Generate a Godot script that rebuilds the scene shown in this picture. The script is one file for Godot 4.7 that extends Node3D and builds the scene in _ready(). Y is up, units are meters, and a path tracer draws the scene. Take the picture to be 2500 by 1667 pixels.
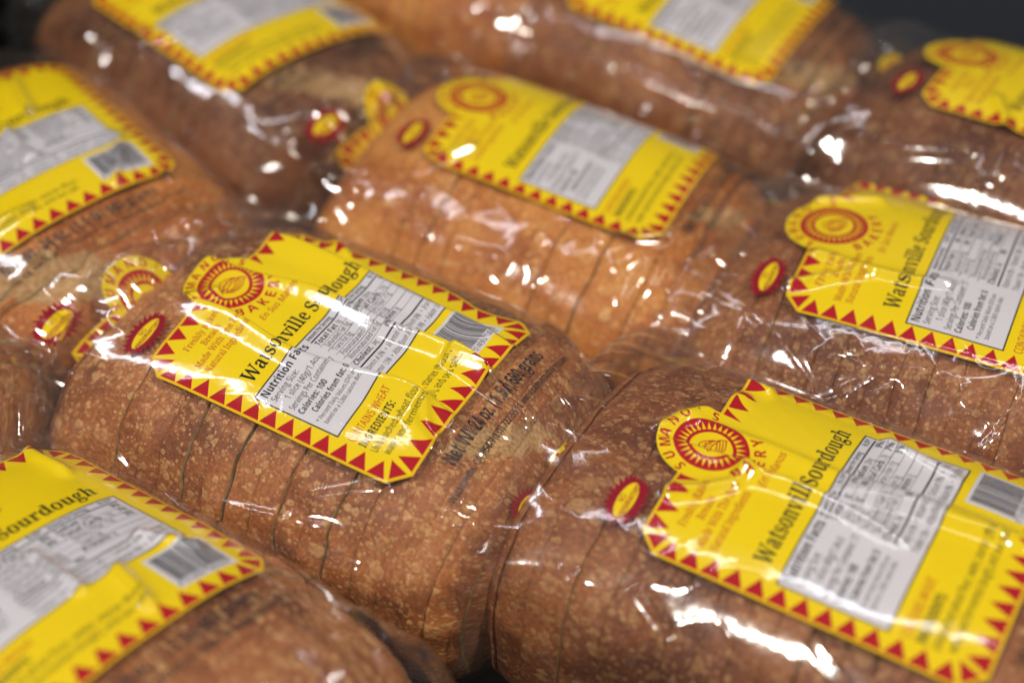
extends Node3D
# Sliced sourdough loaves in clear printed bags, shelved in rows. Lengths are worked out in centimetres and written in metres.

const CM := 0.01
const LABEL_W := 14.0
const LABEL_H := 14.5
const PRINT_TOP := -2.8          # the print sheet reaches this far above the label's top edge
const REPEAT := 21.0             # the film's print repeats after this length
const XC := -0.85                # middle of a loaf along its axis
const LOAF_HALF := 12.6
const FRONT_W := 10.2
const BACK_W := 8.7
const TOP_H := 9.2
const MID_H := 2.2
const LOW_H := -5.2

var M := {}
var font_sans: SystemFont
var font_bold: SystemFont
var font_serif: SystemFont
var font_serif_bold: SystemFont
var n_low := FastNoiseLite.new()
var n_crease := FastNoiseLite.new()
var n_fine := FastNoiseLite.new()
var sec_s := [PackedFloat32Array(), PackedFloat32Array()]   # front half, back half
var sec_z := [PackedFloat32Array(), PackedFloat32Array()]
var sec_y := [PackedFloat32Array(), PackedFloat32Array()]
var outline := PackedVector2Array()
var badge_outline := PackedVector2Array()
var used := {}


func _ready() -> void:
	plain_materials()
	# ---- camera, surroundings, lamps, exposure
	var camera := Camera3D.new()
	camera.name = "camera"
	add_child(camera)
	camera.position = Vector3(0, 52.73, 51.01) * CM
	camera.look_at_from_position(camera.position, Vector3(0, 6, 0) * CM, Vector3.UP)
	camera.keep_aspect = Camera3D.KEEP_HEIGHT
	var lens := CameraAttributesPhysical.new()
	lens.frustum_focal_length = 48.51
	lens.frustum_focus_distance = 0.628
	lens.frustum_near = 0.02
	lens.frustum_far = 20.0
	lens.exposure_aperture = 2.5
	camera.attributes = lens
	camera.fov = 27.79
	camera.near = 0.02
	camera.far = 20.0
	var world := WorldEnvironment.new()
	world.name = "world"
	var env := Environment.new()
	env.background_mode = Environment.BG_COLOR
	env.background_color = Color(0.085, 0.083, 0.085).linear_to_srgb()
	env.tonemap_mode = Environment.TONE_MAPPER_LINEAR
	env.tonemap_exposure = 0.63
	env.sdfgi_enabled = true
	env.ssao_enabled = true
	env.ssil_enabled = true
	world.environment = env
	add_child(world)
	tube_lamp("fluorescent batten right above the shelf", Vector3(0.0, 1.7, -0.3), 1.2, 0.0, 0.36)
	tube_lamp("fluorescent batten above the left of the shelf", Vector3(-1.4, 1.7, -0.6), 1.2, -22.0, 0.9)
	lamp("round ceiling spotlight in front of the shelf on the left", Vector3(-0.75, 1.7, 0.7), Vector3(-0.05, 0.0, 0.0), 0.05, 2.5, Color(1.0, 0.97, 0.93))
	lamp("round ceiling spotlight in front of the shelf on the right", Vector3(0.75, 1.8, 0.6), Vector3(0.1, 0.0, 0.0), 0.05, 2.6, Color(1.0, 0.95, 0.88))

	# ---- materials and print
	prepare()
	make_materials()
	# ---- the shelf and what stands behind
	var shelf := box_mesh(Vector3(1.6, 0.03, 1.5), 0.004)
	structure("shelf_floor", shelf, M.shelf, Vector3(0, -0.078, -0.1))
	back_panel()
	# ---- the loaves: place (x, y, z in cm), turn, tilt, roll (degrees), label's middle on the film, print scale
	for d in loaf_list():
		build_loaf(d)


# ------------------------------------------------------------------ the loaves

func loaf_list() -> Array:
	return [
		{"at": [-7.09, 0.16, 2.59], "rot": [-30.17, -1.34, 0.95], "c": -0.61, "wide": 0.94, "ku": 0.93, "left": 0.9, "right": -0.4, "loose": 0.5, "calm": true, "seed": 3, "tear": [-1.6, 8.6, 0.9], "cols": 400, "rows": 270, "tone": Color(1.0, 0.96, 0.91), "crust": 0,
			"label": "sharpest brown loaf in the middle, its bag pleated across the printed label",
			"pleats": [[-2.9, 0.62, 0.42, 1.8, -9.5, 6.0], [0.2, 0.42, 0.36, 1.5, -9.5, 9.5], [2.9, 0.45, 0.4, 1.4, -11.0, 7.5]],
			"creases": [[[-10.2, -8.6], [-11.2, -6.6], [-11.6, -5.2], [-11.2, -3.4], [-10.6, -1.0], [-9.9, 2.6], [-9.3, 5.5]], [[-2.76, 6.65], [-2.82, 7.7], [-2.86, 8.97]], [[-6.67, 8.53], [-6.86, 9.15], [-6.65, 10.09]], [[-7.11, 9.86], [-7.8, 9.16]], [[0.33, 4.03], [0.3, 6.21], [0.92, 6.43]], [[-2.52, -8.75], [-1.12, -7.4]]]},
		{"at": [23.32, -0.05, -1.89], "rot": [-27.06, 1.62, -0.39], "c": 0.49, "ku": 0.966, "seed": 7, "tear": [-1, 8.5, 0.8], "cols": 290, "rows": 195, "tone": Color(0.76, 0.69, 0.65), "crust": 0,
			"label": "darkest loaf, closely blistered, with black gaps between slices, behind the front right loaf",
			"pleats": [],
			"creases": [[[-8.67, -5.63], [-7.97, -4.69], [-7.23, -3.51]], [[-10.77, -4.88], [-9.21, -2.35], [-8.36, -1.19]], [[-9.78, -3.9], [-8.48, -2.52], [-7.6, -2.11]], [[-8.08, 1.37], [-7.01, 3.75]], [[-11.16, -10.77], [-9.46, -10.11]]]},
		{"at": [15.43, 0.05, 13.92], "rot": [-31.92, 2.44, -2.88], "c": -0.63, "ku": 0.9, "left": 1.5, "blunt": 9.0, "seed": 12, "tear": [-1, 8.5, 0.8], "cols": 290, "rows": 195, "tone": Color(0.74, 0.66, 0.61), "crust": 0,
			"label": "front right loaf, blurred and dark brown, with a fold cutting through its round emblem",
			"pleats": [[-1.6, 0.34, 0.34, 1.3, -9.5, 2.0], [0.6, 0.3, 0.4, 1.0, -9.0, 10.0]],
			"creases": [[[-0.53, -2.33], [0.18, 1.18], [0.57, 5.76]], [[3.9, -1.55], [2.93, 2.69]], [[-8.57, -7.4], [-9.99, -4.68]], [[-4.11, -8.29], [-3.18, -6.68], [-2.25, -5.69], [-1.05, -5.47]]]},
		{"at": [3.12, -0.86, -13.53], "rot": [-26.7, -5.62, 5.17], "c": 2.44, "ku": 0.9, "tail": [10.8, 3.5, 1.0, 13.5, 1.5, 6.5, 2.4, 3.2, 0.6], "seed": 21, "tear": [1.5, 8.3, 0.7], "cols": 280, "rows": 200, "tone": Color(1, 1, 1), "crust": 1,
			"label": "golden orange loaf, the palest of all, behind the sharp middle loaf",
			"pleats": [],
			"creases": [[[-6.03, 4.94], [-4.61, 5.62], [-4.6, 6.21], [-4.97, 6.59], [-5.93, 6.62], [-8.0, 6.4]], [[-8.11, -3.76], [-7.97, -2.08], [-7.68, -0.2]], [[-4.65, -7.77], [-3.71, -7.11], [-2.76, -6.27], [-1.29, -5.28]], [[-6.28, 7.55], [-2.32, 7.53]], [[-4.63, 3.21], [-3.64, 5.25], [-2.28, 7.37]]]},
		{"at": [-26.08, 0.07, -12.9], "rot": [-49.18, -0.7, 3.34], "c": -1.43, "ku": 1.01, "tail": [9.6, 4.6, -2.5, 10.2, 3.2, -10.5, 2.2, 3.6, 0.7], "seed": 33, "tear": [-5.2, 7.6, 1.6], "cols": 290, "rows": 195, "tone": Color(0.95, 0.9, 0.88), "crust": 1,
			"label": "left loaf with white glare on its label and torn pale crust beside its weight line",
			"pleats": [],
			"creases": [[[-0.48, -3.13], [-0.73, -0.01], [-0.45, 1.45]], [[2.16, -7.29], [1.52, -3.87], [1.42, -2.61]], [[4.5, 6.0], [4.4, 9.0], [3.0, 11.0]]]},
		{"at": [-17.35, 0.37, -28.39], "rot": [-43.3, -4.89, -6.45], "c": -0.75, "ku": 1.017, "seed": 41, "tear": [-2.4, 7.8, 1.3], "cols": 200, "rows": 150, "tone": Color(0.5, 0.44, 0.43), "crust": 0,
			"label": "blurred loaf in the back left corner beside the black shelf wall",
			"pleats": [],
			"creases": [[[-10.27, -6.36], [-8.12, -3.11], [-5.88, 0.4]]]},
		{"at": [12.58, 0.14, -31.25], "rot": [-30.83, -7.8, 0.12], "c": -0.45, "ku": 0.981, "seed": 52, "tear": [-3, 8.5, 1.1], "cols": 200, "rows": 150, "tone": Color(0.76, 0.69, 0.65), "crust": 0,
			"label": "blurred top loaf with the grey panel close behind its right end",
			"pleats": [],
			"creases": [[[-9.58, -2.4], [-9.79, 0.14], [-9.8, 2.81], [-9.41, 5.52], [-9.38, 8.55]]]},
		{"at": [32.15, 1.3, -14.91], "rot": [-34.47, 0.08, -4.15], "c": 1.0, "ku": 0.929, "seed": 64, "tear": [-1, 8, 0.8], "cols": 200, "rows": 150, "tone": Color(0.52, 0.46, 0.44), "crust": 0,
			"label": "dark loaf behind the darkest one, only the emblem end of its label showing",
			"pleats": [], "creases": []},
		{"at": [-18.15, 0.14, 18.07], "rot": [-36.35, 7.67, -11.19], "c": -1.26, "ku": 1.008, "single": true, "right": 2.5, "seed": 75, "tear": [-3.5, 8.3, 1.3], "cols": 280, "rows": 200, "tone": Color(1, 0.95, 0.9), "crust": 0,
			"label": "nearest loaf at the lower left, very blurred, its barcode facing up",
			"pleats": [],
			"creases": [[[-0.86, -1.33], [-0.97, 0.89], [-1.03, 3.03]], [[0.73, 1.98], [0.43, 3.81], [-0.02, 5.66]], [[6.77, 8.57], [6.0, 10.3]]]},
		{"at": [-4.6, 2.2, -40.6], "rot": [-33.0, 0.0, 0.0], "c": 0.0, "ku": 0.95, "seed": 83, "tear": [-1, 8, 1.0], "cols": 180, "rows": 140, "tone": Color(0.95, 0.9, 0.9), "crust": 1,
			"label": "loaf cut off by the top edge, farthest of all, between the two blurred back loaves",
			"pleats": [], "creases": []},
		{"at": [-35.5, 0.1, 0.6], "rot": [-40.0, 0.0, 0.0], "c": 0.0, "ku": 0.95, "blank": true, "seed": 94, "tear": [-1, 8, 1.0], "cols": 150, "rows": 110, "tone": Color(0.72, 0.68, 0.66), "crust": 0,
			"label": "loaf showing only a sliver of crust at the left edge, above the nearest loaf",
			"pleats": [], "creases": []},
	]


func sec_end(side: int) -> float:
	return sec_s[side][sec_s[side].size() - 1]


func sec_at(s: float) -> Vector2:
	# the bag's cross-section: (across, up) at the arc length s from its crown
	var side := 0 if s < 0.0 else 1
	var ss: PackedFloat32Array = sec_s[side]
	var a := clampf(absf(s), 0.0, ss[ss.size() - 1] - 0.0001)
	var i := clampi(ss.bsearch(a), 1, ss.size() - 1)
	var f := (a - ss[i - 1]) / maxf(ss[i] - ss[i - 1], 1e-6)
	return Vector2(signf(s) * lerpf(sec_z[side][i - 1], sec_z[side][i], f), lerpf(sec_y[side][i - 1], sec_y[side][i], f))


func end_plan(x: float, half: float) -> float:
	# how far the loaf's width narrows towards its ends
	var t := clampf(absf(x - XC) / half, 0.0, 1.0)
	return pow(1.0 - pow(t, 12.0), 0.25) if x < XC else pow(1.0 - pow(t, 8.0), 0.33)


func end_rise(x: float, half: float, blunt: float) -> float:
	# how far its crown sinks towards its ends
	var t := clampf(absf(x - XC) / half, 0.0, 1.0)
	return 0.3 + 0.7 * pow(1.0 - pow(t, blunt if x < XC else 4.0), 0.4545)


func build_loaf(d: Dictionary) -> void:
	var t := Node3D.new()
	t.name = numbered("bagged_bread_loaf")
	add_child(t)
	t.position = Vector3(d.at[0], d.at[1], d.at[2]) * CM
	t.basis = Basis(Vector3.UP, deg_to_rad(d.rot[0])) * Basis(Vector3(0, 0, 1), deg_to_rad(d.rot[1])) * Basis(Vector3(1, 0, 0), deg_to_rad(d.rot[2]))
	t.set_meta("label", d.label)
	t.set_meta("category", "bread loaf")
	t.set_meta("group", "bagged loaves lying in rows on the shelf")
	slices(d, t)
	bag(d, t)


func tear(u: float, v: float) -> float:
	# how open the baker's cut is: a slanting, ragged lens
	var p := u * 0.82 + v * 0.57
	var q := -u * 0.57 + v * 0.82
	var e := (p / 3.4) * (p / 3.4) + (q / 1.0) * (q / 1.0) + 0.4 * n_fine.get_noise_2d(u * 1.1 + 60.0, v * 1.1) + 0.25 * n_fine.get_noise_2d(u * 4.0, v * 4.0)
	return clampf(1.0 - e, 0.0, 1.0)


func slices(d: Dictionary, t: Node3D) -> void:
	var rng := RandomNumberGenerator.new()
	rng.seed = d.seed * 101 + 5
	var cols := 110 if d.cols > 250 else 72
	var x := XC - LOAF_HALF
	var stop := XC + LOAF_HALF
	var left: float = d.get("left", 0.0)
	var right: float = d.get("right", 0.0)
	var crust: StandardMaterial3D = tinted(d.crust, d.tone)
	var ox: float = d.seed * 7.31
	while x < stop - 0.5:
		var thick := rng.randf_range(1.2, 1.5)
		if x + thick > stop - 0.7:
			thick = stop - x
		var gap := rng.randf_range(0.004, 0.02)
		if rng.randf() < 0.06:
			gap = rng.randf_range(0.06, 0.12)
		var st := SurfaceTool.new()
		st.begin(Mesh.PRIMITIVE_TRIANGLES)
		var steps := [0.0, 0.05, 0.16, 0.4, 0.6, 0.84, 0.95, 1.0]
		var inset := [0.075, 0.035, 0.012, 0.0, 0.0, 0.012, 0.035, 0.075]
		var shift := Vector3(0, rng.randf_range(-0.1, 0.04), rng.randf_range(-0.1, 0.1))
		var lean := rng.randf_range(-0.006, 0.006)
		var spin := rng.randf_range(-0.005, 0.005)
		var swell := rng.randf_range(0.952, 0.972)
		var first := is_equal_approx(x, XC - LOAF_HALF)
		var x0 := x
		var x1 := x + thick - gap
		for i in steps.size():
			for j in cols + 1:
				var s := lerpf(-sec_end(0), sec_end(1), float(j) / cols)
				var px: float = lerpf(x0, x1, steps[i])
				# the knife's path wanders a little
				px += 0.07 * n_low.get_noise_2d(s * 1.7, x0 * 9.0 if i < 3 else (x1 + gap) * 9.0)
				var f := maxf(end_plan(px, LOAF_HALF), 0.12)
				var fy := end_rise(px, LOAF_HALF, d.get("blunt", 4.0))
				var p := sec_at(s) * swell
				p -= p.normalized() * float(inset[i])
				var bump := 0.16 * n_low.get_noise_2d(s * 1.6 + ox, px * 1.3) + 0.05 * n_fine.get_noise_2d(s * 3.0 + ox, px * 3.0)
				var tu: float = (s - d.tear[0]) / d.tear[2]
				var tv: float = (px - d.tear[1]) / d.tear[2]
				var cut := tear(tu, tv) if absf(tu) < 5.0 and absf(tv) < 5.0 else 0.0
				bump -= 0.5 * smoothstep(0.0, 0.5, cut) - 0.22 * smoothstep(0.0, 0.12, cut) * smoothstep(0.3, 0.12, cut)
				var r := p - Vector2(0, MID_H)
				r += r.normalized() * bump
				p = r + Vector2(0, MID_H)
				var y := p.y * fy
				var z := -p.x * f
				var q := Vector3(px - left * smoothstep(-7.0, -13.0, px) + right * smoothstep(5.0, 11.5, px) + (y - 4.0) * lean + z * spin, y, z) + shift * Vector3(1, clampf(y * 0.3, 0, 1), 1)
				st.set_uv(Vector2((s + ox * 3.1) / 30.0, (px + ox * 1.7) / 30.0))
				st.set_uv2((Vector2(tu, tv) / 10.0 + Vector2(0.5, 0.5)).clampf(0.01, 0.99))
				st.add_vertex(q * CM)
		for i in steps.size() - 1:
			for j in cols:
				var k := i * (cols + 1) + j
				for m in [k, k + 1, k + cols + 1, k + 1, k + cols + 2, k + cols + 1]:
					st.add_index(m)
		st.generate_normals()
		var mesh := st.commit()
		# the cut faces
		var face := SurfaceTool.new()
		face.begin(Mesh.PRIMITIVE_TRIANGLES)
		for side in 2:
			var arrays := mesh.surface_get_arrays(0)
			var verts: PackedVector3Array = arrays[Mesh.ARRAY_VERTEX]
			var base: int = 0 if side == 0 else (steps.size() - 1) * (cols + 1)
			var mid := Vector3.ZERO
			for j in cols:
				mid += verts[base + j]
			mid /= cols
			for j in cols:
				var tri := [mid, verts[base + j + 1], verts[base + j]] if side == 0 else [mid, verts[base + j], verts[base + j + 1]]
				for v in tri:
					face.set_uv(Vector2(v.z, v.y) / CM / 12.0 + Vector2(x0 * 0.37, x0 * 0.71))
					face.add_vertex(v)
		face.generate_normals()
		mesh = face.commit(mesh)
		var o := MeshInstance3D.new()
		o.name = "bread_slice"
		o.mesh = mesh
		o.set_surface_override_material(0, crust)
		o.set_surface_override_material(1, crust if first or x1 > stop - 0.5 else M.crumb)
		t.add_child(o, true)
		x += thick


func bag(d: Dictionary, t: Node3D) -> void:
	var cols: int = d.cols
	var rows: int = d.rows
	var fh := LOAF_HALF + 1.35
	var fr: float = LOAF_HALF + d.get("loose", 2.4)    # the loose, gathered end
	# columns lie closer over the crown and the front, wide apart underneath
	var ss := PackedFloat32Array()
	var front := int(cols * 0.52)
	for j in front:
		ss.append(lerpf(-13.5, 0.0, float(j) / front))
	for j in cols - front:
		ss.append(lerpf(0.0, 13.5, float(j) / (cols - front - 1)))
	for k in range(1, 9):
		ss.append(lerpf(13.5, sec_end(1), k / 8.0))
	for k in range(1, 9):
		ss.insert(0, lerpf(-13.5, -sec_end(0), k / 8.0))
	cols = ss.size()
	var xs := PackedFloat32Array()
	for i in rows:
		var w := lerpf(-1.0, 1.0, float(i) / (rows - 1))
		xs.append(XC + (fh if w < 0.0 else fr) * (0.45 * w + 0.55 * sin(w * PI / 2.0)))
	# smooth bag
	var P := PackedVector3Array()
	P.resize(rows * cols)
	for i in rows:
		var at_x: float = xs[i] - d.get("left", 0.0) * smoothstep(-7.0, -13.0, xs[i]) + d.get("right", 0.0) * smoothstep(5.0, 11.5, xs[i])
		var f := end_plan(xs[i], fh)
		var fy := end_rise(xs[i], fh if xs[i] < XC else fr, d.get("blunt", 4.0))
		if xs[i] > XC:
			f = pow(1.0 - pow((xs[i] - XC) / fr, 4.5), 0.42)
		var q := smoothstep(0.0, 0.4, f)
		for j in cols:
			var p := sec_at(ss[j])
			var y := lerpf(2.0, p.y * fy, q)
			P[i * cols + j] = Vector3(at_x, y, -p.x * f)
	var N := normals(P, rows, cols)
	# wrinkles, creases and pleats
	var D := PackedVector3Array()
	D.resize(rows * cols)
	var U := PackedFloat32Array()
	U.resize(rows * cols)
	var ref := 0
	while ss[ref] < d.c - 6.0 * d.ku * d.get("wide", 1.0):
		ref += 1
	var V := PackedFloat32Array()
	V.resize(rows)
	var way := 0
	while ss[way] < -4.0:
		way += 1
	for i in rows:
		V[i] = 0.0 if i == 0 else V[i - 1] + (P[i * cols + way] - P[(i - 1) * cols + way]).length()
	var zero := 0
	while xs[zero] < 0.0:
		zero += 1
	var v0 := V[zero] - 8.05 - xs[zero]
	for i in rows:
		V[i] -= v0
	var ox: float = d.seed * 37.7
	var lines: Array = d.creases.duplicate()
	var rng := RandomNumberGenerator.new()
	rng.seed = d.seed * 7 + 2
	for k in 18:
		# stray creases, mostly on the loose film of the front and the ends
		var from := Vector2(rng.randf_range(-15.0, 9.0), rng.randf_range(-12.5, 11.5))
		if absf(from.y) < 8.0 and rng.randf() < (0.9 if absf(from.x - d.c) < 7.0 else 0.6):
			continue
		var way_ := Vector2.from_angle(rng.randf_range(-0.5, 0.5) + (PI / 2.0 if rng.randf() < 0.6 else rng.randf() * PI))
		var line := [[from.x, from.y]]
		for m in rng.randi_range(1, 3):
			from += way_ * rng.randf_range(1.2, 3.2)
			way_ = way_.rotated(rng.randf_range(-0.35, 0.35))
			line.append([from.x, from.y])
		lines.append(line)
	var boxes := []
	for line in lines:
		var box := Rect2(Vector2(line[0][0], line[0][1]), Vector2.ZERO)
		for p in line:
			box = box.expand(Vector2(p[0], p[1]))
		boxes.append(box.grow(1.3))
	for i in rows:
		var x := xs[i]
		var ends := smoothstep(8.2, 12.8, absf(x - XC))
		var shift := 0.0
		var row_u := PackedFloat32Array()
		row_u.resize(cols)
		var last_n := 0.0
		var last_t := 0.0
		for j in cols:
			var s := ss[j]
			var k := i * cols + j
			var hn := 0.0
			var ht := 0.0
			for p in d.pleats:
				var g: float = (s - p[0] - 0.35 * n_low.get_noise_2d(x * 0.7, p[0] * 5.0 + ox)) / p[2]
				if absf(g) < 3.0:
					var amp: float = p[1] * smoothstep(p[4] - 1.5, p[4] + 0.5, x) * smoothstep(p[5] + 1.5, p[5] - 3.0, x) * (0.8 + 0.5 * n_low.get_noise_2d(x * 0.5 + 9.0, p[0] + ox))
					var h := amp * exp(-g * g)
					hn += h
					ht += h * p[3]
			if j > 0:
				var ds := ss[j] - ss[j - 1]
				row_u[j] = row_u[j - 1] + Vector2(ds + ht - last_t, hn - last_n).length()
			last_n = hn
			last_t = ht
			var slack := clampf(0.14 + 0.4 * smoothstep(3.5, 8.0, absf(s - d.c)) + 0.9 * ends, 0.0, 1.2)
			var h := 0.085 * slack * n_low.get_noise_2d(s + ox, x * 0.8)
			var r := 1.0 - absf(n_crease.get_noise_2d(s * 0.9 + ox, x * 0.2))
			h += pow(r, 9.0) * 0.035 * slack
			r = 1.0 - absf(n_crease.get_noise_2d(s * 0.7 + x * 0.55 + ox, (x * 0.7 - s * 0.5) * 0.28 + 50.0))
			h += pow(r, 14.0) * 0.07 * slack * smoothstep(-0.1, 0.5, n_low.get_noise_2d(s * 0.6 + ox, x * 0.6 + 80.0))
			r = 1.0 - absf(n_crease.get_noise_2d(s * 0.3 - x * 0.8 + ox, s * 0.55 + x * 0.2 + 150.0))
			h += pow(r, 16.0) * 0.05 * slack * smoothstep(0.0, 0.5, n_low.get_noise_2d(s * 0.5 + ox + 30.0, x * 0.5 + 20.0))
			r = 1.0 - absf(n_crease.get_noise_2d(s * 0.85 + ox, x * 0.16 + 220.0))
			h += pow(r, 5.0) * 0.3 * ends
			h += 0.006 * slack * n_fine.get_noise_2d(s * 2.2 + ox, x * 2.2)
			var here := Vector2(s, x)
			for m in lines.size():
				if boxes[m].has_point(here):
					h += crease(lines[m], s, x)
			h += 0.3 * smoothstep(8.0, 12.0, absf(s)) * (0.7 + 0.8 * n_low.get_noise_2d(s * 0.3 + ox, x * 0.5 + 300.0))
			# air caught in the loose ends
			var puff := smoothstep(8.6, 11.8, absf(x - XC))
			if d.has("calm") and x > 0.0:
				puff *= 0.15
			if puff > 0.0:
				h += puff * (0.45 + 0.75 * n_low.get_noise_2d(s * 0.55 + ox + 400.0, x * 0.3))
				r = 1.0 - absf(n_crease.get_noise_2d(s * 0.42 + ox, x * 0.1 + 520.0))
				h += puff * pow(r, 4.0) * 0.45
			h = maxf(h, -0.07)
			D[k] = P[k] + N[k] * (h + hn)
			if ht != 0.0:
				var tangent := (P[i * cols + mini(j + 1, cols - 1)] - P[i * cols + maxi(j - 1, 0)]).normalized()
				D[k] += tangent * ht
		for j in cols:
			U[i * cols + j] = (row_u[j] - row_u[ref]) / d.ku + 1.0
	N = normals(D, rows, cols)
	var film := MeshInstance3D.new()
	film.name = "plastic_bag"
	var inner := D.duplicate()
	for k in inner.size():
		inner[k] -= N[k] * 0.006
	film.mesh = grid_mesh(D, N, U, V, rows, cols)
	film.mesh = grid_mesh(inner, N, U, V, rows, cols, film.mesh)
	film.material_override = M.film
	t.add_child(film, true)
	if d.has("tail"):
		part("bag_tail", tail_mesh(d.tail, d.seed), M.film, film)
	# the print, on the inner face of the film
	for rep in [] if d.has("blank") else [0] if d.has("single") else [0, 1]:
		var label := cut_print(D, N, U, V, rows, cols, outline, REPEAT * rep, 0.03)
		if label:
			part("printed_label", label, M.print, film)
		var badge := cut_print(D, N, U, V, rows, cols, badge_outline, REPEAT * rep, 0.03)
		if badge:
			part("starburst_badge", badge, M.badge, film)
	var letters := SurfaceTool.new()
	letters.begin(Mesh.PRIMITIVE_TRIANGLES)
	var n := letter_print(letters, "Net Wt. 24 oz. (1.5 lb) 680 grams", font_bold, 2.3, 11.7, 15.85, 1.0, D, N, U, V, rows, cols)
	n += letter_print(letters, "Watsonville, CA 95076 (831) 722-5511   www.sumanosbakery.com", font_bold, 0.4, 13.0, 16.7, 0.5, D, N, U, V, rows, cols)
	if n:
		letters.generate_normals()
		part("weight_lettering", letters.commit(), M.ink, film)


func tail_mesh(t: Array, noise_seed: int) -> ArrayMesh:
	# the bag's open end, gathered and lying over: from, to (x, y, z in cm), width at both, pleat depth
	var from := Vector3(t[0], t[1], t[2])
	var to := Vector3(t[3], t[4], t[5])
	var rows := 70
	var cols := 90
	var along := (to - from).normalized()
	var across := along.cross(Vector3.UP).normalized()
	var up := across.cross(along)
	var P := PackedVector3Array()
	var U := PackedFloat32Array()
	var V := PackedFloat32Array()
	for i in rows:
		var f := i / (rows - 1.0)
		V.append(f * 8.0)
		for j in cols:
			var g := j / (cols - 1.0) * 2.0 - 1.0
			var w: float = lerpf(t[6], t[7], f) * (1.0 + 0.12 * n_low.get_noise_2d(f * 6.0, noise_seed))
			var wave: float = t[8] * (0.25 + 0.75 * f) * (n_crease.get_noise_2d(g * 5.0 + noise_seed, f * 1.2) + 0.6 * n_crease.get_noise_2d(g * 11.0 + noise_seed, f * 2.0 + 40.0))
			P.append(from.lerp(to, f + 0.06 * n_low.get_noise_2d(g * 6.0, noise_seed + 9.0)) + across * g * w + up * (wave + 1.4 * sin(f * PI) * (1.0 - g * g * 0.6)))
			U.append(g * 5.0)
	var N := normals(P, rows, cols)
	return grid_mesh(P, N, U, V, rows, cols)


func crease(line: Array, s: float, x: float) -> float:
	var best := 100.0
	var along := 0.0
	var total := 0.0
	var at := 0.0
	for k in line.size() - 1:
		var a := Vector2(line[k][0], line[k][1])
		var b := Vector2(line[k + 1][0], line[k + 1][1])
		var ab := b - a
		var len := ab.length()
		var p := Vector2(s, x) - a
		var f := clampf(p.dot(ab) / (len * len), 0.0, 1.0)
		var dist := (p - ab * f).length()
		if dist < best:
			best = dist
			at = total + f * len
		total += len
	if best > 1.3:
		return 0.0
	along = at / total
	var fade := smoothstep(0.0, 0.12, along) * smoothstep(1.0, 0.85, along)
	var w := best / 0.26
	return fade * (0.26 / (1.0 + w * w * w) + 0.08 * exp(-best * best * 3.0))


func normals(P: PackedVector3Array, rows: int, cols: int) -> PackedVector3Array:
	var N := PackedVector3Array()
	N.resize(rows * cols)
	for i in rows:
		var up := mini(i + 1, rows - 1) * cols
		var down := maxi(i - 1, 0) * cols
		for j in cols:
			var jr := j + 1 if j < cols - 1 else j
			var jl := j - 1 if j > 0 else j
			var n := (P[up + j] - P[down + j]).cross(P[i * cols + jr] - P[i * cols + jl])
			N[i * cols + j] = n.normalized() if n.length_squared() > 1e-12 else Vector3(signf(P[up + j].x - XC), 0, 0)
	return N


func grid_mesh(P: PackedVector3Array, N: PackedVector3Array, U: PackedFloat32Array, V: PackedFloat32Array, rows: int, cols: int, onto: ArrayMesh = null) -> ArrayMesh:
	var verts := PackedVector3Array()
	verts.resize(P.size())
	var uv := PackedVector2Array()
	uv.resize(P.size())
	var index := PackedInt32Array()
	index.resize((rows - 1) * (cols - 1) * 6)
	var at := 0
	for i in rows:
		for j in cols:
			var k := i * cols + j
			verts[k] = P[k] * CM
			uv[k] = Vector2(U[k], V[i]) / 10.0
			if i < rows - 1 and j < cols - 1:
				index[at] = k
				index[at + 1] = k + 1
				index[at + 2] = k + cols
				index[at + 3] = k + 1
				index[at + 4] = k + cols + 1
				index[at + 5] = k + cols
				at += 6
	var a := []
	a.resize(Mesh.ARRAY_MAX)
	a[Mesh.ARRAY_VERTEX] = verts
	a[Mesh.ARRAY_NORMAL] = N
	a[Mesh.ARRAY_TEX_UV] = uv
	a[Mesh.ARRAY_INDEX] = index
	var mesh := onto if onto else ArrayMesh.new()
	mesh.add_surface_from_arrays(Mesh.PRIMITIVE_TRIANGLES, a)
	return mesh


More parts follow.
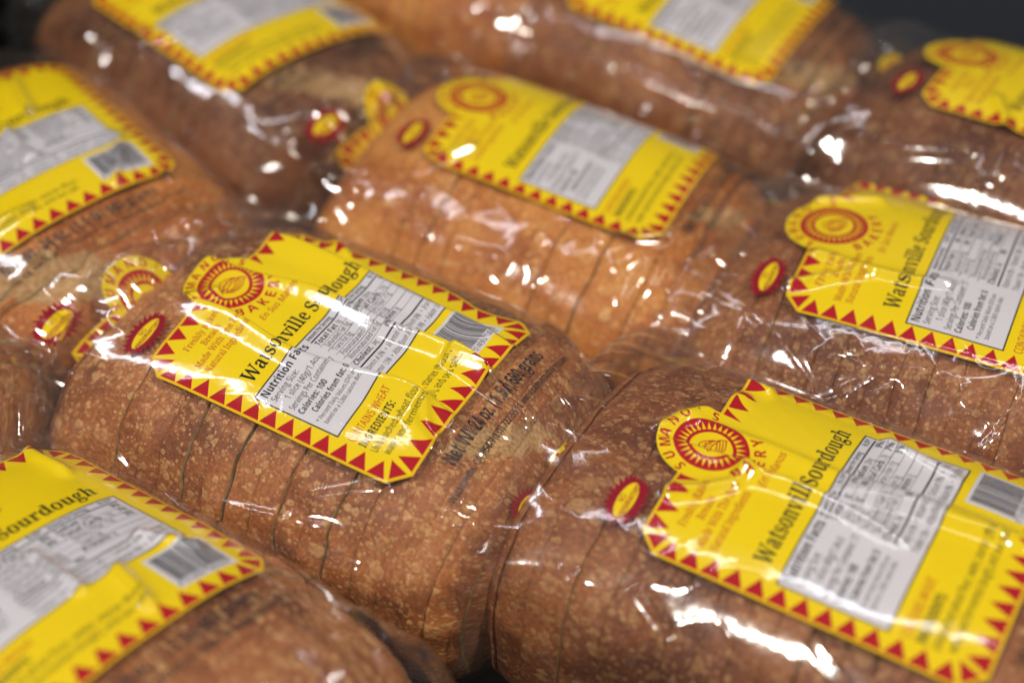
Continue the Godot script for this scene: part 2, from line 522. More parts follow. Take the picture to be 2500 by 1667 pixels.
func cut_print(P: PackedVector3Array, N: PackedVector3Array, U: PackedFloat32Array, V: PackedFloat32Array, rows: int, cols: int, shape: PackedVector2Array, shift: float, inward: float) -> ArrayMesh:
	# the piece of the film inside an outline given in print coordinates
	var lo := shape[0]
	var hi := shape[0]
	for p in shape:
		lo = lo.min(p)
		hi = hi.max(p)
	var st := SurfaceTool.new()
	st.begin(Mesh.PRIMITIVE_TRIANGLES)
	var count := 0
	var inside := PackedByteArray()
	inside.resize(rows * cols)
	inside.fill(2)
	for i in rows - 1:
		if V[i + 1] - shift < lo.y or V[i] - shift > hi.y:
			continue
		for j in cols - 1:
			var k := i * cols + j
			if maxf(U[k + 1], U[k + cols + 1]) < lo.x or minf(U[k], U[k + cols]) > hi.x:
				continue
			for tri in [[k, k + 1, k + cols], [k + 1, k + cols + 1, k + cols]]:
				var uv := PackedVector2Array()
				var sum := 0
				for m in tri:
					var q := Vector2(U[m], V[m / cols] - shift)
					uv.append(q)
					if inside[m] == 2:
						inside[m] = 1 if Geometry2D.is_point_in_polygon(q, shape) else 0
					sum += inside[m]
				if sum == 3:
					for m in 3:
						st.set_normal(N[tri[m]])
						st.set_uv(print_uv(uv[m]))
						st.add_vertex((P[tri[m]] - N[tri[m]] * inward) * CM)
					count += 1
				elif sum > 0:
					var area := (uv[1] - uv[0]).cross(uv[2] - uv[0])
					if absf(area) < 1e-9:
						continue
					for piece in Geometry2D.intersect_polygons(uv, shape):
						var ids := Geometry2D.triangulate_polygon(piece)
						for m in range(0, ids.size(), 3):
							var three := [piece[ids[m]], piece[ids[m + 1]], piece[ids[m + 2]]]
							if ((three[1] - three[0]).cross(three[2] - three[0]) > 0.0) != (area > 0.0):
								three.reverse()
							for q in three:
								var b: float = (q - uv[0]).cross(uv[2] - uv[0]) / area
								var c: float = (uv[1] - uv[0]).cross(q - uv[0]) / area
								var n: Vector3 = (N[tri[0]] * (1.0 - b - c) + N[tri[1]] * b + N[tri[2]] * c).normalized()
								var p: Vector3 = P[tri[0]] * (1.0 - b - c) + P[tri[1]] * b + P[tri[2]] * c
								st.set_normal(n)
								st.set_uv(print_uv(q))
								st.add_vertex((p - n * inward) * CM)
							count += 1
	return st.commit() if count > 20 else null


func print_uv(q: Vector2) -> Vector2:
	return Vector2(q.x / LABEL_W, (q.y - PRINT_TOP) / (LABEL_H - PRINT_TOP))


func letter_print(st: SurfaceTool, text: String, font: Font, u0: float, u1: float, base: float, em: float, P: PackedVector3Array, N: PackedVector3Array, U: PackedFloat32Array, V: PackedFloat32Array, rows: int, cols: int) -> int:
	# lettering printed straight on the clear film
	var pts := glyphs(text, font)
	var wide := 0.0
	for p in pts:
		wide = maxf(wide, p.x)
	var count := 0
	for k in range(0, pts.size(), 3):
		var ok := true
		var three := []
		for m in 3:
			var p: Vector2 = pts[k + m]
			var at := Vector2(u0 + p.x / wide * (u1 - u0), base - p.y * em)
			var i := V.bsearch(at.y)
			if i < 1 or i >= rows - 2:
				ok = false
				break
			var row := U.slice((i - 1) * cols, i * cols)
			var j := row.bsearch(at.x)
			if j < 1 or j >= cols - 1:
				ok = false
				break
			var f := (at.y - V[i - 1]) / (V[i] - V[i - 1])
			var a := (i - 1) * cols + j
			var g := clampf((at.x - U[a - 1]) / maxf(U[a] - U[a - 1], 1e-6), 0.0, 1.0)
			var low := P[a - 1].lerp(P[a], g) - N[a] * 0.03
			var high := P[a + cols - 1].lerp(P[a + cols], g) - N[a + cols] * 0.03
			three.append(low.lerp(high, f) * CM)
		if ok:
			count += 1
			for v in three:
				st.add_vertex(v)
	return count


func part(called: String, mesh: Mesh, material: Material, parent: Node3D) -> MeshInstance3D:
	var o := MeshInstance3D.new()
	o.name = called
	o.mesh = mesh
	o.material_override = material
	parent.add_child(o, true)
	return o


# ------------------------------------------------------------------ the shelf, the panel, the lamps

func numbered(called: String) -> String:
	var k: int = used.get(called, 0)
	used[called] = k + 1
	return called if k == 0 else "%s_%03d" % [called, k]


func structure(called: String, mesh: Mesh, material: Material, at: Vector3) -> MeshInstance3D:
	var o := MeshInstance3D.new()
	o.name = called
	o.mesh = mesh
	o.material_override = material
	o.position = at
	o.set_meta("kind", "structure")
	add_child(o, true)
	return o


func box_mesh(size: Vector3, bevel: float) -> ArrayMesh:
	var st := SurfaceTool.new()
	st.begin(Mesh.PRIMITIVE_TRIANGLES)
	st.set_smooth_group(-1)
	var h := size / 2.0
	var b := bevel
	var ring := []
	for r in [[-h.y, b], [-h.y + b, 0.0], [h.y - b, 0.0], [h.y, b]]:
		var x: float = h.x - r[1]
		var z: float = h.z - r[1]
		ring.append([Vector3(-x, r[0], -z), Vector3(x, r[0], -z), Vector3(x, r[0], z), Vector3(-x, r[0], z)])
	for i in 3:
		for j in 4:
			var k := (j + 1) % 4
			for v in [ring[i][j], ring[i][k], ring[i + 1][j], ring[i][k], ring[i + 1][k], ring[i + 1][j]]:
				st.add_vertex(v)
	for v in [ring[3][0], ring[3][1], ring[3][2], ring[3][0], ring[3][2], ring[3][3], ring[0][0], ring[0][2], ring[0][1], ring[0][0], ring[0][3], ring[0][2]]:
		st.add_vertex(v)
	st.generate_normals()
	return st.commit()


func back_panel() -> void:
	var t := Node3D.new()
	t.name = "shelf_back"
	t.position = Vector3(0.76, -0.062, -0.41)
	t.rotation.y = deg_to_rad(2)
	t.set_meta("kind", "structure")
	add_child(t)
	var upper := part("back_board", box_mesh(Vector3(1.1, 0.5, 0.02), 0.003), M.slate, t)
	upper.position = Vector3(0, 0.25, 0)
	var side := Node3D.new()
	side.name = "shelf_side"
	side.position = Vector3(-0.46, -0.06, -0.2)
	side.rotation.y = deg_to_rad(70)
	side.set_meta("kind", "structure")
	add_child(side)
	for k in 15:
		var rib := part("side_rail", box_mesh(Vector3(0.9, 0.018, 0.012), 0.003), M.black, side)
		rib.position = Vector3(0, 0.012 + k * 0.026, 0)
	var backing := part("side_board", box_mesh(Vector3(0.9, 0.4, 0.012), 0.002), M.black, side)
	backing.position = Vector3(0, 0.2, -0.0145)


func lamp(label: String, at: Vector3, towards: Vector3, radius: float, energy: float, color: Color) -> void:
	var t := Node3D.new()
	t.name = numbered("ceiling_spotlight")
	add_child(t)
	t.look_at_from_position(at, towards, Vector3.FORWARD)
	t.set_meta("label", label)
	t.set_meta("category", "lamp")
	t.set_meta("group", "ceiling spotlights over the shelf")
	var can := CylinderMesh.new()
	can.top_radius = radius * 1.15
	can.bottom_radius = radius * 1.15
	can.height = 0.14
	var body := part("lamp_housing", can, M.black, t)
	body.rotation.x = PI / 2
	body.position.z = 0.075
	var disc := CylinderMesh.new()
	disc.top_radius = radius
	disc.bottom_radius = radius
	disc.height = 0.004
	var glow := StandardMaterial3D.new()
	glow.albedo_color = Color.BLACK
	glow.emission_enabled = true
	glow.emission = color
	glow.emission_energy_multiplier = 6.0
	var face := part("lamp_lens", disc, glow, t)
	face.rotation.x = PI / 2
	face.position.z = 0.0
	var l := SpotLight3D.new()
	l.name = "lamp_light"
	l.light_color = color
	l.light_energy = energy
	l.light_size = radius
	l.spot_range = 6.0
	l.spot_attenuation = 2.0
	l.spot_angle = 42.0
	l.spot_angle_attenuation = 0.6
	l.shadow_enabled = true
	t.add_child(l)
	l.position.z = -0.012 - radius


func tube_lamp(label: String, at: Vector3, long: float, turn: float, energy: float) -> void:
	var t := Node3D.new()
	t.name = numbered("fluorescent_batten")
	t.position = at
	t.rotation_degrees.y = turn
	add_child(t)
	t.set_meta("label", label)
	t.set_meta("category", "lamp")
	t.set_meta("group", "fluorescent battens over the shelf")
	var wide := 0.045
	var body := part("batten_body", box_mesh(Vector3(long + 0.06, 0.05, 0.075), 0.004), M.slate, t)
	body.position.y = 0.03
	var glow := StandardMaterial3D.new()
	glow.albedo_color = Color.BLACK
	glow.emission_enabled = true
	glow.emission = Color(0.97, 0.97, 1.0)
	glow.emission_energy_multiplier = 3.0
	part("batten_diffuser", box_mesh(Vector3(long, 0.006, wide), 0.001), glow, t)
	var l := AreaLight3D.new()
	l.name = "batten_light"
	l.area_size = Vector2(long, wide)
	l.light_color = Color(0.97, 0.97, 1.0)
	l.light_energy = energy
	l.area_range = 6.0
	l.shadow_enabled = true
	l.rotation.x = -PI / 2
	l.position.y = -0.006
	t.add_child(l)


# ------------------------------------------------------------------ shapes shared by all loaves

func prepare() -> void:
	for n in [n_low, n_crease, n_fine]:
		n.noise_type = FastNoiseLite.TYPE_SIMPLEX_SMOOTH
		n.fractal_type = FastNoiseLite.FRACTAL_NONE
	n_low.seed = 11
	n_low.frequency = 0.22
	n_crease.seed = 5
	n_crease.frequency = 0.34
	n_fine.seed = 8
	n_fine.frequency = 0.6
	for side in 2:
		var wide := FRONT_W if side == 0 else BACK_W
		var last := Vector2(0, TOP_H)
		var sum := 0.0
		for k in 360:
			var p: Vector2
			if k < 240:
				var a := k / 239.0 * PI / 2.0
				p = Vector2(wide * pow(sin(a), 2.0 / 2.6), MID_H + (TOP_H - MID_H) * pow(maxf(cos(a), 0.0), 2.0 / 2.6))
			else:
				var a := (k - 239) / 120.0 * PI / 2.0
				p = Vector2(wide * pow(maxf(cos(a), 0.0), 2.0 / 3.2), MID_H - (MID_H - LOW_H) * pow(sin(a), 2.0 / 3.2))
			sum += last.distance_to(p)
			last = p
			sec_s[side].append(sum)
			sec_z[side].append(p.x)
			sec_y[side].append(p.y)
	# the label: a square with cut corners and a round emblem standing over its top edge
	var w := LABEL_W
	var h := LABEL_H
	var c := 0.9
	var square := PackedVector2Array([Vector2(0, c), Vector2(c, 0), Vector2(w - c, 0), Vector2(w, c), Vector2(w, h - c), Vector2(w - c, h), Vector2(c, h), Vector2(0, h - c)])
	var round_ := PackedVector2Array()
	for k in 48:
		round_.append(Vector2(w / 2.0, 0.6) + Vector2.from_angle(k / 48.0 * TAU) * 2.5)
	outline = Geometry2D.merge_polygons(square, round_)[0]
	badge_outline = burst(Vector2(2.0, -1.25), 1.8, 1.0, 0.66)


func burst(mid: Vector2, a: float, b: float, inner: float) -> PackedVector2Array:
	var out := PackedVector2Array()
	for k in 52:
		var r := 1.0 if k % 2 == 0 else inner
		if k % 4 == 2:
			r *= 0.9
		var ang := k / 52.0 * TAU
		out.append(mid + Vector2(cos(ang) * a, sin(ang) * b) * r)
	return out


func glyphs(text: String, font: Font) -> PackedVector2Array:
	# triangles of a line of text; one em high, the baseline at zero
	var m := TextMesh.new()
	m.font = font
	m.text = text
	m.font_size = 64
	m.pixel_size = 1.0 / 64.0
	m.depth = 0.0
	m.curve_step = 3.0
	m.horizontal_alignment = HORIZONTAL_ALIGNMENT_LEFT
	m.vertical_alignment = VERTICAL_ALIGNMENT_TOP
	var arrays := m.get_mesh_arrays()
	var verts: PackedVector3Array = arrays[Mesh.ARRAY_VERTEX]
	var out := PackedVector2Array()
	if arrays[Mesh.ARRAY_INDEX] != null:
		for k in arrays[Mesh.ARRAY_INDEX]:
			out.append(Vector2(verts[k].x, verts[k].y + font.get_ascent(64) / 64.0))
	else:
		for v in verts:
			out.append(Vector2(v.x, v.y + font.get_ascent(64) / 64.0))
	return out


# ------------------------------------------------------------------ the print

const INK_PX := 100.0            # print pixels per centimetre
var sheet := PackedByteArray()
var sheet_w := 0
var sheet_h := 0


func ink_tri(a: Vector2, b: Vector2, c: Vector2, color: Color) -> void:
	a = (a - Vector2(0, PRINT_TOP)) * INK_PX
	b = (b - Vector2(0, PRINT_TOP)) * INK_PX
	c = (c - Vector2(0, PRINT_TOP)) * INK_PX
	var y0 := maxi(ceili(minf(a.y, minf(b.y, c.y)) - 0.5), 0)
	var y1 := mini(floori(maxf(a.y, maxf(b.y, c.y)) - 0.5), sheet_h - 1)
	var r := color.r8
	var g := color.g8
	var bl := color.b8
	for y in range(y0, y1 + 1):
		var yy := y + 0.5
		var lo := 1e9
		var hi := -1e9
		for e in [[a, b], [b, c], [c, a]]:
			var p: Vector2 = e[0]
			var q: Vector2 = e[1]
			if (p.y <= yy) != (q.y <= yy):
				var x := p.x + (yy - p.y) / (q.y - p.y) * (q.x - p.x)
				lo = minf(lo, x)
				hi = maxf(hi, x)
		var x0 := maxi(ceili(lo - 0.5), 0)
		var x1 := mini(floori(hi - 0.5), sheet_w - 1)
		for x in range(x0, x1 + 1):
			var k := (y * sheet_w + x) * 3
			sheet[k] = r
			sheet[k + 1] = g
			sheet[k + 2] = bl


func ink_poly(points: PackedVector2Array, color: Color) -> void:
	var ids := Geometry2D.triangulate_polygon(points)
	for k in range(0, ids.size(), 3):
		ink_tri(points[ids[k]], points[ids[k + 1]], points[ids[k + 2]], color)


func ink_rect(x0: float, y0: float, x1: float, y1: float, color: Color) -> void:
	ink_tri(Vector2(x0, y0), Vector2(x1, y0), Vector2(x1, y1), color)
	ink_tri(Vector2(x0, y0), Vector2(x1, y1), Vector2(x0, y1), color)


func ink_oval(mid: Vector2, a: float, b: float, color: Color) -> void:
	var points := PackedVector2Array()
	for k in 64:
		points.append(mid + Vector2(cos(k / 64.0 * TAU) * a, sin(k / 64.0 * TAU) * b))
	ink_poly(points, color)


func ink_line(points: Array, wide: float, color: Color) -> void:
	for k in points.size() - 1:
		var a: Vector2 = points[k]
		var b: Vector2 = points[k + 1]
		var n := (b - a).orthogonal().normalized() * wide / 2.0
		var e := (b - a).normalized() * wide * 0.3
		ink_tri(a - e - n, a - e + n, b + e + n, color)
		ink_tri(a - e - n, b + e + n, b + e - n, color)


func ink_text(text: String, font: Font, x: float, base: float, em: float, color: Color, wide := 0.0, slant := 0.0) -> void:
	# wide: the length the line is fitted to
	var pts := glyphs(text, font)
	var far := 0.001
	for p in pts:
		far = maxf(far, p.x)
	var k := wide / far if wide > 0.0 else em
	for i in range(0, pts.size(), 3):
		var t := []
		for m in 3:
			t.append(Vector2(x + pts[i + m].x * k + pts[i + m].y * em * slant, base - pts[i + m].y * em))
		ink_tri(t[0], t[1], t[2], color)


func ink_arc_text(text: String, font: Font, mid: Vector2, radius: float, from: float, to: float, em: float, color: Color, below := false) -> void:
	# letters standing round a circle; angles in degrees clockwise from straight up
	for i in text.length():
		if text[i] == " ":
			continue
		var ang := deg_to_rad(lerpf(from, to, float(i) / (text.length() - 1)))
		var out := Vector2(sin(ang), -cos(ang))
		var up := -out if below else out
		var right := Vector2(-up.y, up.x)
		var pts := glyphs(text[i], font)
		var far := 0.0
		for p in pts:
			far = maxf(far, p.x)
		for k in range(0, pts.size(), 3):
			var t := []
			for m in 3:
				var p: Vector2 = pts[k + m]
				t.append(mid + out * radius + right * (p.x - far / 2.0) * em + up * (p.y - 0.36) * em)
			ink_tri(t[0], t[1], t[2], color)


func draw_print() -> Image:
	var yellow := Color8(242, 214, 0)
	var edge := Color8(235, 192, 6)
	var red := Color8(182, 10, 32)
	var black := Color8(18, 18, 24)
	var white := Color8(217, 215, 223)
	sheet_w = int(LABEL_W * INK_PX)
	sheet_h = int((LABEL_H - PRINT_TOP) * INK_PX)
	var im := Image.create(sheet_w, sheet_h, false, Image.FORMAT_RGB8)
	im.fill(yellow)
	sheet = im.get_data()
	var w := LABEL_W
	var h := LABEL_H
	# the row of red teeth round the edge, and the narrow rim outside it
	var c := 0.9
	ink_rect(0, c, 0.12, h, edge)
	ink_rect(w - 0.12, c, w, h, edge)
	ink_rect(0, h - 0.12, w, h, edge)
	ink_rect(0, 0, w, 0.12, edge)
	for pair in [[Vector2(0, h - c), Vector2(c, h)], [Vector2(w, h - c), Vector2(w - c, h)], [Vector2(0, c), Vector2(c, 0)], [Vector2(w, c), Vector2(w - c, 0)]]:
		ink_line([pair[0], pair[1]], 0.24, edge)
	for k in 13:
		var y := c + 0.1 + (k + 0.5) * (h - 2.0 * c - 0.2) / 13.0
		for side in 2:
			var x0 := 0.14 if side == 0 else w - 0.14
			var x1 := 1.0 if side == 0 else w - 1.0
			ink_tri(Vector2(x0, y - 0.45), Vector2(x0, y + 0.45), Vector2(x1, y), red)
	for k in 12:
		var x := c + 0.1 + (k + 0.5) * (w - 2.0 * c - 0.2) / 12.0
		ink_tri(Vector2(x - 0.45, h - 0.14), Vector2(x + 0.45, h - 0.14), Vector2(x, h - 1.05), red)
		ink_tri(Vector2(x - 0.45, 0.14), Vector2(x + 0.45, 0.14), Vector2(x, 1.0), red)
	for q in [Vector2(c / 2, h - c / 2), Vector2(w - c / 2, h - c / 2), Vector2(c / 2, c / 2), Vector2(w - c / 2, c / 2)]:
		var inner: Vector2 = (Vector2(w / 2, h / 2) - q).sign() * 0.707
		var along: Vector2 = inner.orthogonal()
		ink_tri(q + inner * 0.16 + along * 0.42, q + inner * 0.16 - along * 0.42, q + inner * 1.05, red)
	# the round emblem: letters, a ring of rays, a hand under a loaf
	var mid := Vector2(w / 2.0, 0.6)
	ink_oval(mid, 2.5, 2.5, yellow)
	ink_oval(mid, 1.75, 1.75, red)
	for k in 32:
		var a := Vector2.from_angle((k + 0.5) / 32.0 * TAU)
		var s := a.orthogonal()
		ink_tri(mid + a * 1.16 + s * 0.085, mid + a * 1.16 - s * 0.085, mid + a * 1.62, yellow)
	ink_oval(mid, 1.14, 1.14, red)
	ink_oval(mid, 0.99, 0.99, yellow)
	for k in 3:
		var bow := []
		for i in 9:
			var f := i / 8.0
			bow.append(mid + Vector2(lerpf(-0.62, 0.5, f) + k * 0.06, -0.1 - sin(f * PI) * (0.46 - k * 0.14) + k * 0.13))
		ink_line(bow, 0.055, red)
	for k in 4:
		ink_line([mid + Vector2(-0.3 + k * 0.2, -0.42 + absf(k - 1.5) * 0.06), mid + Vector2(-0.18 + k * 0.2, -0.12 + k * 0.02)], 0.05, red)
	for k in 4:
		var finger := []
		for i in 7:
			var f := i / 6.0
			finger.append(mid + Vector2(lerpf(-0.7 + k * 0.1, 0.45 + k * 0.1, f), 0.08 + k * 0.11 + sin(f * PI) * 0.16))
		ink_line(finger, 0.05, red)
	ink_line([mid + Vector2(0.45, -0.08), mid + Vector2(0.72, 0.2), mid + Vector2(0.78, 0.45)], 0.06, red)
	ink_line([mid + Vector2(-0.7, 0.06), mid + Vector2(-0.55, -0.05), mid + Vector2(-0.3, 0.02)], 0.06, red)
	ink_arc_text("SUMANO'S", font_bold, mid, 2.14, -72, 72, 0.68, red)
	ink_arc_text("BAKERY", font_bold, mid, 2.2, 222, 138, 0.74, red, true)
	# the lines beside and under it
	var rows := [["Freshly Baked", 1.55, 1.85, 2.75], ["Breads", 2.1, 2.55, 1.35], ["Made With The Best", 2.66, 1.25, 3.85], ["Natural Ingredients", 3.24, 1.3, 3.7]]
	for r in rows:
		ink_text(r[0], font_serif, r[2], r[1], 0.5, red, r[3])
	ink_text("En Sus Manos", font_sans, 5.5, 3.62, 0.52, red, 3.0, 0.28)
	ink_text("Watsonville Sourdough", font_serif_bold, 1.7, 5.4, 1.08, black, 10.3, 0.06)
	# the facts panel
	ink_rect(1.05, 5.92, 12.4, 10.58, black)
	ink_rect(1.12, 5.99, 12.33, 10.51, white)
	ink_text("Nutrition Facts", font_bold, 1.3, 6.52, 0.6, black, 3.75)
	var left := [["Serving Size:", 1.35, 2.0, false], ["1 slice (40g/1.4oz)", 1.75, 2.85, false], ["Servings Per Container: 17", 1.35, 3.7, false], ["Calories: 100", 1.35, 2.15, true], ["Calories from fat: 0", 1.75, 2.95, true]]
	for k in left.size():
		ink_text(left[k][0], font_bold if left[k][3] else font_sans, left[k][1], 7.0 + k * 0.5, 0.46, black, left[k][2])
	ink_text("* Percent Daily Values (DV) are", font_sans, 1.35, 9.42, 0.32, black, 3.3)
	ink_text("based on a 2,000 calorie diet.", font_sans, 1.45, 9.78, 0.32, black, 3.1)
	for side in 2:
		var x := 5.35 + side * 3.5
		ink_text("Amount Per Serving", font_bold, x, 6.3, 0.34, black, 1.95)
		ink_text("% DV*", font_bold, x + 2.55, 6.3, 0.34, black, 0.7)
	ink_rect(5.3, 6.4, 12.2, 6.48, black)
	var table := [["Total Fat", " 0g", "0%", "Sodium", " 220mg", "9%"], ["", "Saturated Fat 0g", "0%", "Total Carb.", " 21g", "7%"], ["", "Trans Fat 0g", "", "", "Dietary Fiber <1g", "3%"], ["", "Polyunsaturated Fat 0g", "", "", "Sugars 0g", ""], ["", "Monounsaturated Fat 0g", "", "Protein", " 3g", ""], ["Cholest.", " 0mg", "0%", "", "", ""]]
	for k in table.size():
		var base := 6.86 + k * 0.455
		for side in 2:
			var x := 5.35 + side * 3.5
			var head: String = table[k][side * 3]
			var at := x + (0.0 if head or side == 0 and k == 0 else 0.18)
			if head:
				var long := head.length() * 0.185
				ink_text(head, font_bold, x, base, 0.42, black, long)
				at = x + long
			if table[k][side * 3 + 1]:
				var line: String = table[k][side * 3 + 1]
				ink_text(line, font_sans, at + (0.08 if head else 0.0), base, 0.4, black, line.strip_edges().length() * 0.118)
			if table[k][side * 3 + 2]:
				ink_text(table[k][side * 3 + 2], font_bold, x + 2.8, base, 0.42, black, 0.42)
		if k < table.size() - 1:
			ink_rect(5.3, base + 0.1, 12.2, base + 0.125, black)
	ink_rect(5.3, 9.28, 12.2, 9.37, black)
	ink_text("Vitamin A 0%  •  Vitamin C 0%  •  Calcium 0%  •  Iron 6%", font_sans, 5.35, 9.8, 0.42, black, 6.8)
	ink_text("Thiamin 15%  •  Riboflavin 8%  •  Niacin 8%  •  Folate 10%", font_sans, 5.35, 10.3, 0.42, black, 6.8)
	# what it is made of
	ink_text("CONTAINS WHEAT", font_sans, 1.15, 11.4, 0.56, red, 3.3)
	ink_text("INGREDIENTS:", font_bold, 1.15, 11.98, 0.55, black, 2.75)
	ink_text("Unbleached wheat flour, water, starter (flour,", font_sans, 1.15, 12.55, 0.5, black, 7.6)
	ink_text("water and fermented dough), and sea salt.", font_sans, 1.35, 13.1, 0.5, black, 7.2)
	# the barcode
	ink_rect(9.75, 10.95, 12.75, 13.4, white)
	var rng := RandomNumberGenerator.new()
	rng.seed = 20
	var x := 10.0
	while x < 12.5:
		var bar: float = [0.026, 0.026, 0.052, 0.078][rng.randi() % 4]
		var low := 12.95
		if x < 10.1 or x > 12.42 or absf(x - 11.25) < 0.05:
			low = 13.1
		ink_rect(x, 11.1, x + bar, low, black)
		x += bar + [0.026, 0.04, 0.055, 0.03][rng.randi() % 4]
	ink_text("31490", font_sans, 10.12, 13.3, 0.4, black, 1.0)
	ink_text("00101", font_sans, 11.35, 13.3, 0.4, black, 1.0)
	ink_text("8", font_sans, 9.8, 13.3, 0.3, black)
	return Image.create_from_data(sheet_w, sheet_h, false, Image.FORMAT_RGB8, sheet)


func draw_badge() -> Image:
	# the same sheet area, inked for the badge alone
	var red := Color8(150, 6, 36)
	var im := Image.create(sheet_w, sheet_h, false, Image.FORMAT_RGB8)
	im.fill(red)
	sheet = im.get_data()
	var mid := Vector2(2.0, -1.25)
	ink_oval(mid, 1.05, 0.38, Color8(242, 214, 0))
	ink_text("NO", font_sans, mid.x - 0.22, mid.y - 0.06, 0.36, red, 0.44)
	ink_text("PRESERVATIVES", font_bold, mid.x - 0.98, mid.y + 0.26, 0.34, red, 1.96)
	im = Image.create_from_data(sheet_w, sheet_h, false, Image.FORMAT_RGB8, sheet)
	return im


# ------------------------------------------------------------------ materials

func to_byte(linear: float) -> int:
	return int(clampf((12.92 * linear if linear < 0.0031308 else 1.055 * pow(linear, 1.0 / 2.4) - 0.055) * 255.0, 0.0, 255.0))


func soft_noise(side: int, small: int, freq: float, octaves: int, noise_seed: int) -> PackedByteArray:
	var n := FastNoiseLite.new()
	n.noise_type = FastNoiseLite.TYPE_SIMPLEX_SMOOTH
	n.seed = noise_seed
	n.frequency = freq
	n.fractal_octaves = octaves
	var im := n.get_seamless_image(small, small)
	im.convert(Image.FORMAT_L8)
	im.resize(side, side, Image.INTERPOLATE_CUBIC)
	return im.get_data()


func crust_images(side: int, palette: Array, spots: float, noise_seed: int) -> Array:
	# colour and relief of a blistered crust, 30 cm a side
	var per := side / 30.0
	var big := soft_noise(side, 200, 0.016, 3, noise_seed)
	var mid := soft_noise(side, 400, 0.05, 3, noise_seed + 1)
	var grain := soft_noise(side, 640, 0.16, 3, noise_seed + 2)
	var mark := PackedByteArray()
	mark.resize(side * side)
	var rise := PackedByteArray()
	rise.resize(side * side)
	var rng := RandomNumberGenerator.new()
	rng.seed = noise_seed
	for pass_ in [[int(17000 * spots), 0.022, 0.055], [int(5200 * spots), 0.055, 0.12], [int(1000 * spots), 0.12, 0.21], [int(90 * spots), 0.22, 0.4]]:
		for i in pass_[0]:
			var cx := rng.randi() % side
			var cy := rng.randi() % side
			if mid[cy * side + cx] + rng.randi() % 160 < 145:
				continue
			var r: float = rng.randf_range(pass_[1], pass_[2]) * per
			var strength := rng.randf_range(0.4, 1.0)
			var wob := rng.randf() * TAU
			var squash := rng.randf_range(0.82, 1.2)
			var ring := rng.randf() < 0.35 and r > 0.09 * per
			var reach := ceili(r * 1.4)
			for dy in range(-reach, reach + 1):
				var row := posmod(cy + dy, side) * side
				for dx in range(-reach, reach + 1):
					var ang := atan2(dy, dx)
					var q := sqrt(dx * dx * squash + dy * dy / squash) / r * (1.0 + 0.07 * sin(ang * 3.0 + wob) + 0.05 * sin(ang * 5.0 - wob * 2.0))
					if q > 1.1:
						continue
					var k := row + posmod(cx + dx, side)
					var m := strength * clampf((1.1 - q) * 5.5, 0.0, 1.0)
					if ring:
						m *= 0.5 + 0.5 * smoothstep(0.35, 0.85, q)
					mark[k] = maxi(mark[k], int(m * 255.0))
					rise[k] = maxi(rise[k], int(strength * sqrt(clampf(1.0 - q * q * 0.8, 0.0, 1.0)) * minf(r / per * 500.0, 150.0)))
	var color := PackedByteArray()
	color.resize(side * side * 3)
	var relief := PackedByteArray()
	relief.resize(side * side)
	var lut := PackedByteArray()
	for k in 1025:
		lut.append(to_byte(k / 1024.0))
	var dark: Color = palette[0]
	var brown: Color = palette[1]
	var light: Color = palette[2]
	var spot: Color = palette[3]
	for k in side * side:
		var f := clampf(0.5 + (big[k] - 128) / 150.0 + (mid[k] - 128) / 330.0, 0.0, 1.0)
		var c := dark.lerp(brown, f * 2.0) if f < 0.5 else brown.lerp(light, f * 2.0 - 1.0)
		c = c.lerp(spot, mark[k] / 255.0 * 0.75)
		var g := 1.0 + (grain[k] - 128) / 330.0
		color[k * 3] = lut[int(clampf(c.r * g, 0.0, 1.0) * 1024.0)]
		color[k * 3 + 1] = lut[int(clampf(c.g * g, 0.0, 1.0) * 1024.0)]
		color[k * 3 + 2] = lut[int(clampf(c.b * g, 0.0, 1.0) * 1024.0)]
		relief[k] = clampi(rise[k] + grain[k] / 5 + mid[k] / 6, 0, 255)
	return [Image.create_from_data(side, side, false, Image.FORMAT_RGB8, color), Image.create_from_data(side, side, false, Image.FORMAT_L8, relief)]


func torn_image() -> Image:
	# pale torn crust inside the baker's cut; clear elsewhere
	var im := Image.create(400, 400, false, Image.FORMAT_RGBA8)
	for y in 400:
		for x in 400:
			var u := x / 40.0 - 5.0
			var v := y / 40.0 - 5.0
			var f := smoothstep(0.04, 0.3, tear(u, v))
			var g := 0.5 + 0.5 * n_fine.get_noise_2d(u * 6.0, v * 6.0)
			var c := Color(0.46, 0.24, 0.085).lerp(Color(0.66, 0.45, 0.21), g)
			c = c.linear_to_srgb()
			c.a = f * (0.75 + 0.25 * g)
			im.set_pixel(x, y, c)
	return im


func tinted(which: int, tone: Color) -> StandardMaterial3D:
	var m: StandardMaterial3D = (M.crust_brown if which == 0 else M.crust_gold).duplicate()
	m.albedo_color = tone.linear_to_srgb()
	return m


func plain(color: Color, rough: float) -> StandardMaterial3D:
	var m := StandardMaterial3D.new()
	m.albedo_color = color.linear_to_srgb()
	m.roughness = rough
	return m


func plain_materials() -> void:
	M.shelf = plain(Color(0.02, 0.02, 0.022), 0.45)
	M.slate = plain(Color(0.05, 0.06, 0.08), 0.5)
	M.black = plain(Color(0.008, 0.01, 0.01), 0.45)
	M.ink = plain(Color(0.012, 0.012, 0.016), 0.5)


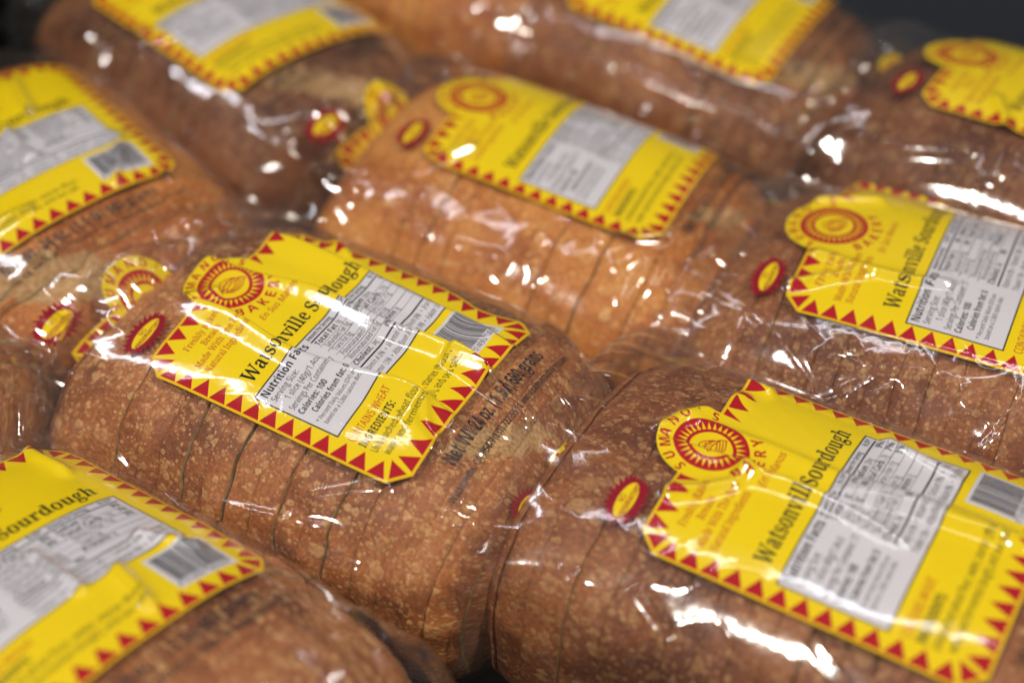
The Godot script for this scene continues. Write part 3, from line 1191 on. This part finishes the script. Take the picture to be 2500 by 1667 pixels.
func make_materials() -> void:
	font_sans = make_font("Droid Sans", 400)
	font_bold = make_font("Droid Sans", 700)
	font_serif = make_font("Droid Serif", 400)
	font_serif_bold = make_font("Droid Serif", 700)
	var sets := [
		["crust_brown", crust_images(1500, [Color(0.21, 0.066, 0.024), Color(0.355, 0.124, 0.044), Color(0.48, 0.19, 0.066), Color(0.73, 0.46, 0.2)], 1.0, 4)],
		["crust_gold", crust_images(1024, [Color(0.42, 0.125, 0.02), Color(0.58, 0.205, 0.035), Color(0.68, 0.29, 0.06), Color(0.78, 0.46, 0.17)], 0.7, 9)],
	]
	var torn := ImageTexture.create_from_image(torn_image())
	for s in sets:
		var m := StandardMaterial3D.new()
		m.resource_name = s[0]
		m.albedo_texture = ImageTexture.create_from_image(s[1][0])
		m.detail_enabled = true
		m.detail_albedo = torn
		m.detail_uv_layer = BaseMaterial3D.DETAIL_UV_2
		m.roughness = 0.62
		m.heightmap_enabled = true
		m.heightmap_texture = ImageTexture.create_from_image(s[1][1])
		m.heightmap_scale = 0.07
		M[s[0]] = m
	var crumb := StandardMaterial3D.new()
	var holes := NoiseTexture2D.new()
	holes.width = 512
	holes.height = 512
	holes.seamless = true
	holes.noise = FastNoiseLite.new()
	holes.noise.noise_type = FastNoiseLite.TYPE_CELLULAR
	holes.noise.frequency = 0.03
	holes.noise.fractal_octaves = 3
	holes.color_ramp = Gradient.new()
	holes.color_ramp.set_color(0, Color(0.5, 0.4, 0.24))
	holes.color_ramp.set_color(1, Color(0.9, 0.82, 0.64))
	crumb.albedo_texture = holes
	crumb.roughness = 0.9
	M.crumb = crumb
	var ink := StandardMaterial3D.new()
	ink.resource_name = "label_print"
	ink.albedo_texture = ImageTexture.create_from_image(draw_print())
	ink.roughness = 0.6
	ink.metallic_specular = 0.2
	M.print = ink
	var badge := StandardMaterial3D.new()
	badge.resource_name = "badge_print"
	badge.albedo_texture = ImageTexture.create_from_image(draw_badge())
	badge.roughness = 0.6
	badge.metallic_specular = 0.2
	M.badge = badge
	var film := StandardMaterial3D.new()
	film.resource_name = "clear_film"
	film.transparency = BaseMaterial3D.TRANSPARENCY_ALPHA
	film.albedo_color = Color(1, 1, 1, 0.004)
	film.roughness = 0.1
	film.metallic_specular = 0.5
	film.heightmap_enabled = true
	film.heightmap_texture = film_relief()
	film.heightmap_scale = 0.003
	film.uv1_scale = Vector3(1.6, 1.6, 1)
	M.film = film


func film_relief() -> Texture2D:
	var t := NoiseTexture2D.new()
	t.width = 1024
	t.height = 1024
	t.seamless = true
	t.noise = FastNoiseLite.new()
	t.noise.noise_type = FastNoiseLite.TYPE_SIMPLEX_SMOOTH
	t.noise.fractal_type = FastNoiseLite.FRACTAL_RIDGED
	t.noise.fractal_octaves = 2
	t.noise.frequency = 0.006
	t.noise.seed = 17
	return t


func make_font(called: String, weight: int) -> SystemFont:
	var f := SystemFont.new()
	f.font_names = PackedStringArray([called])
	f.font_weight = weight
	return f
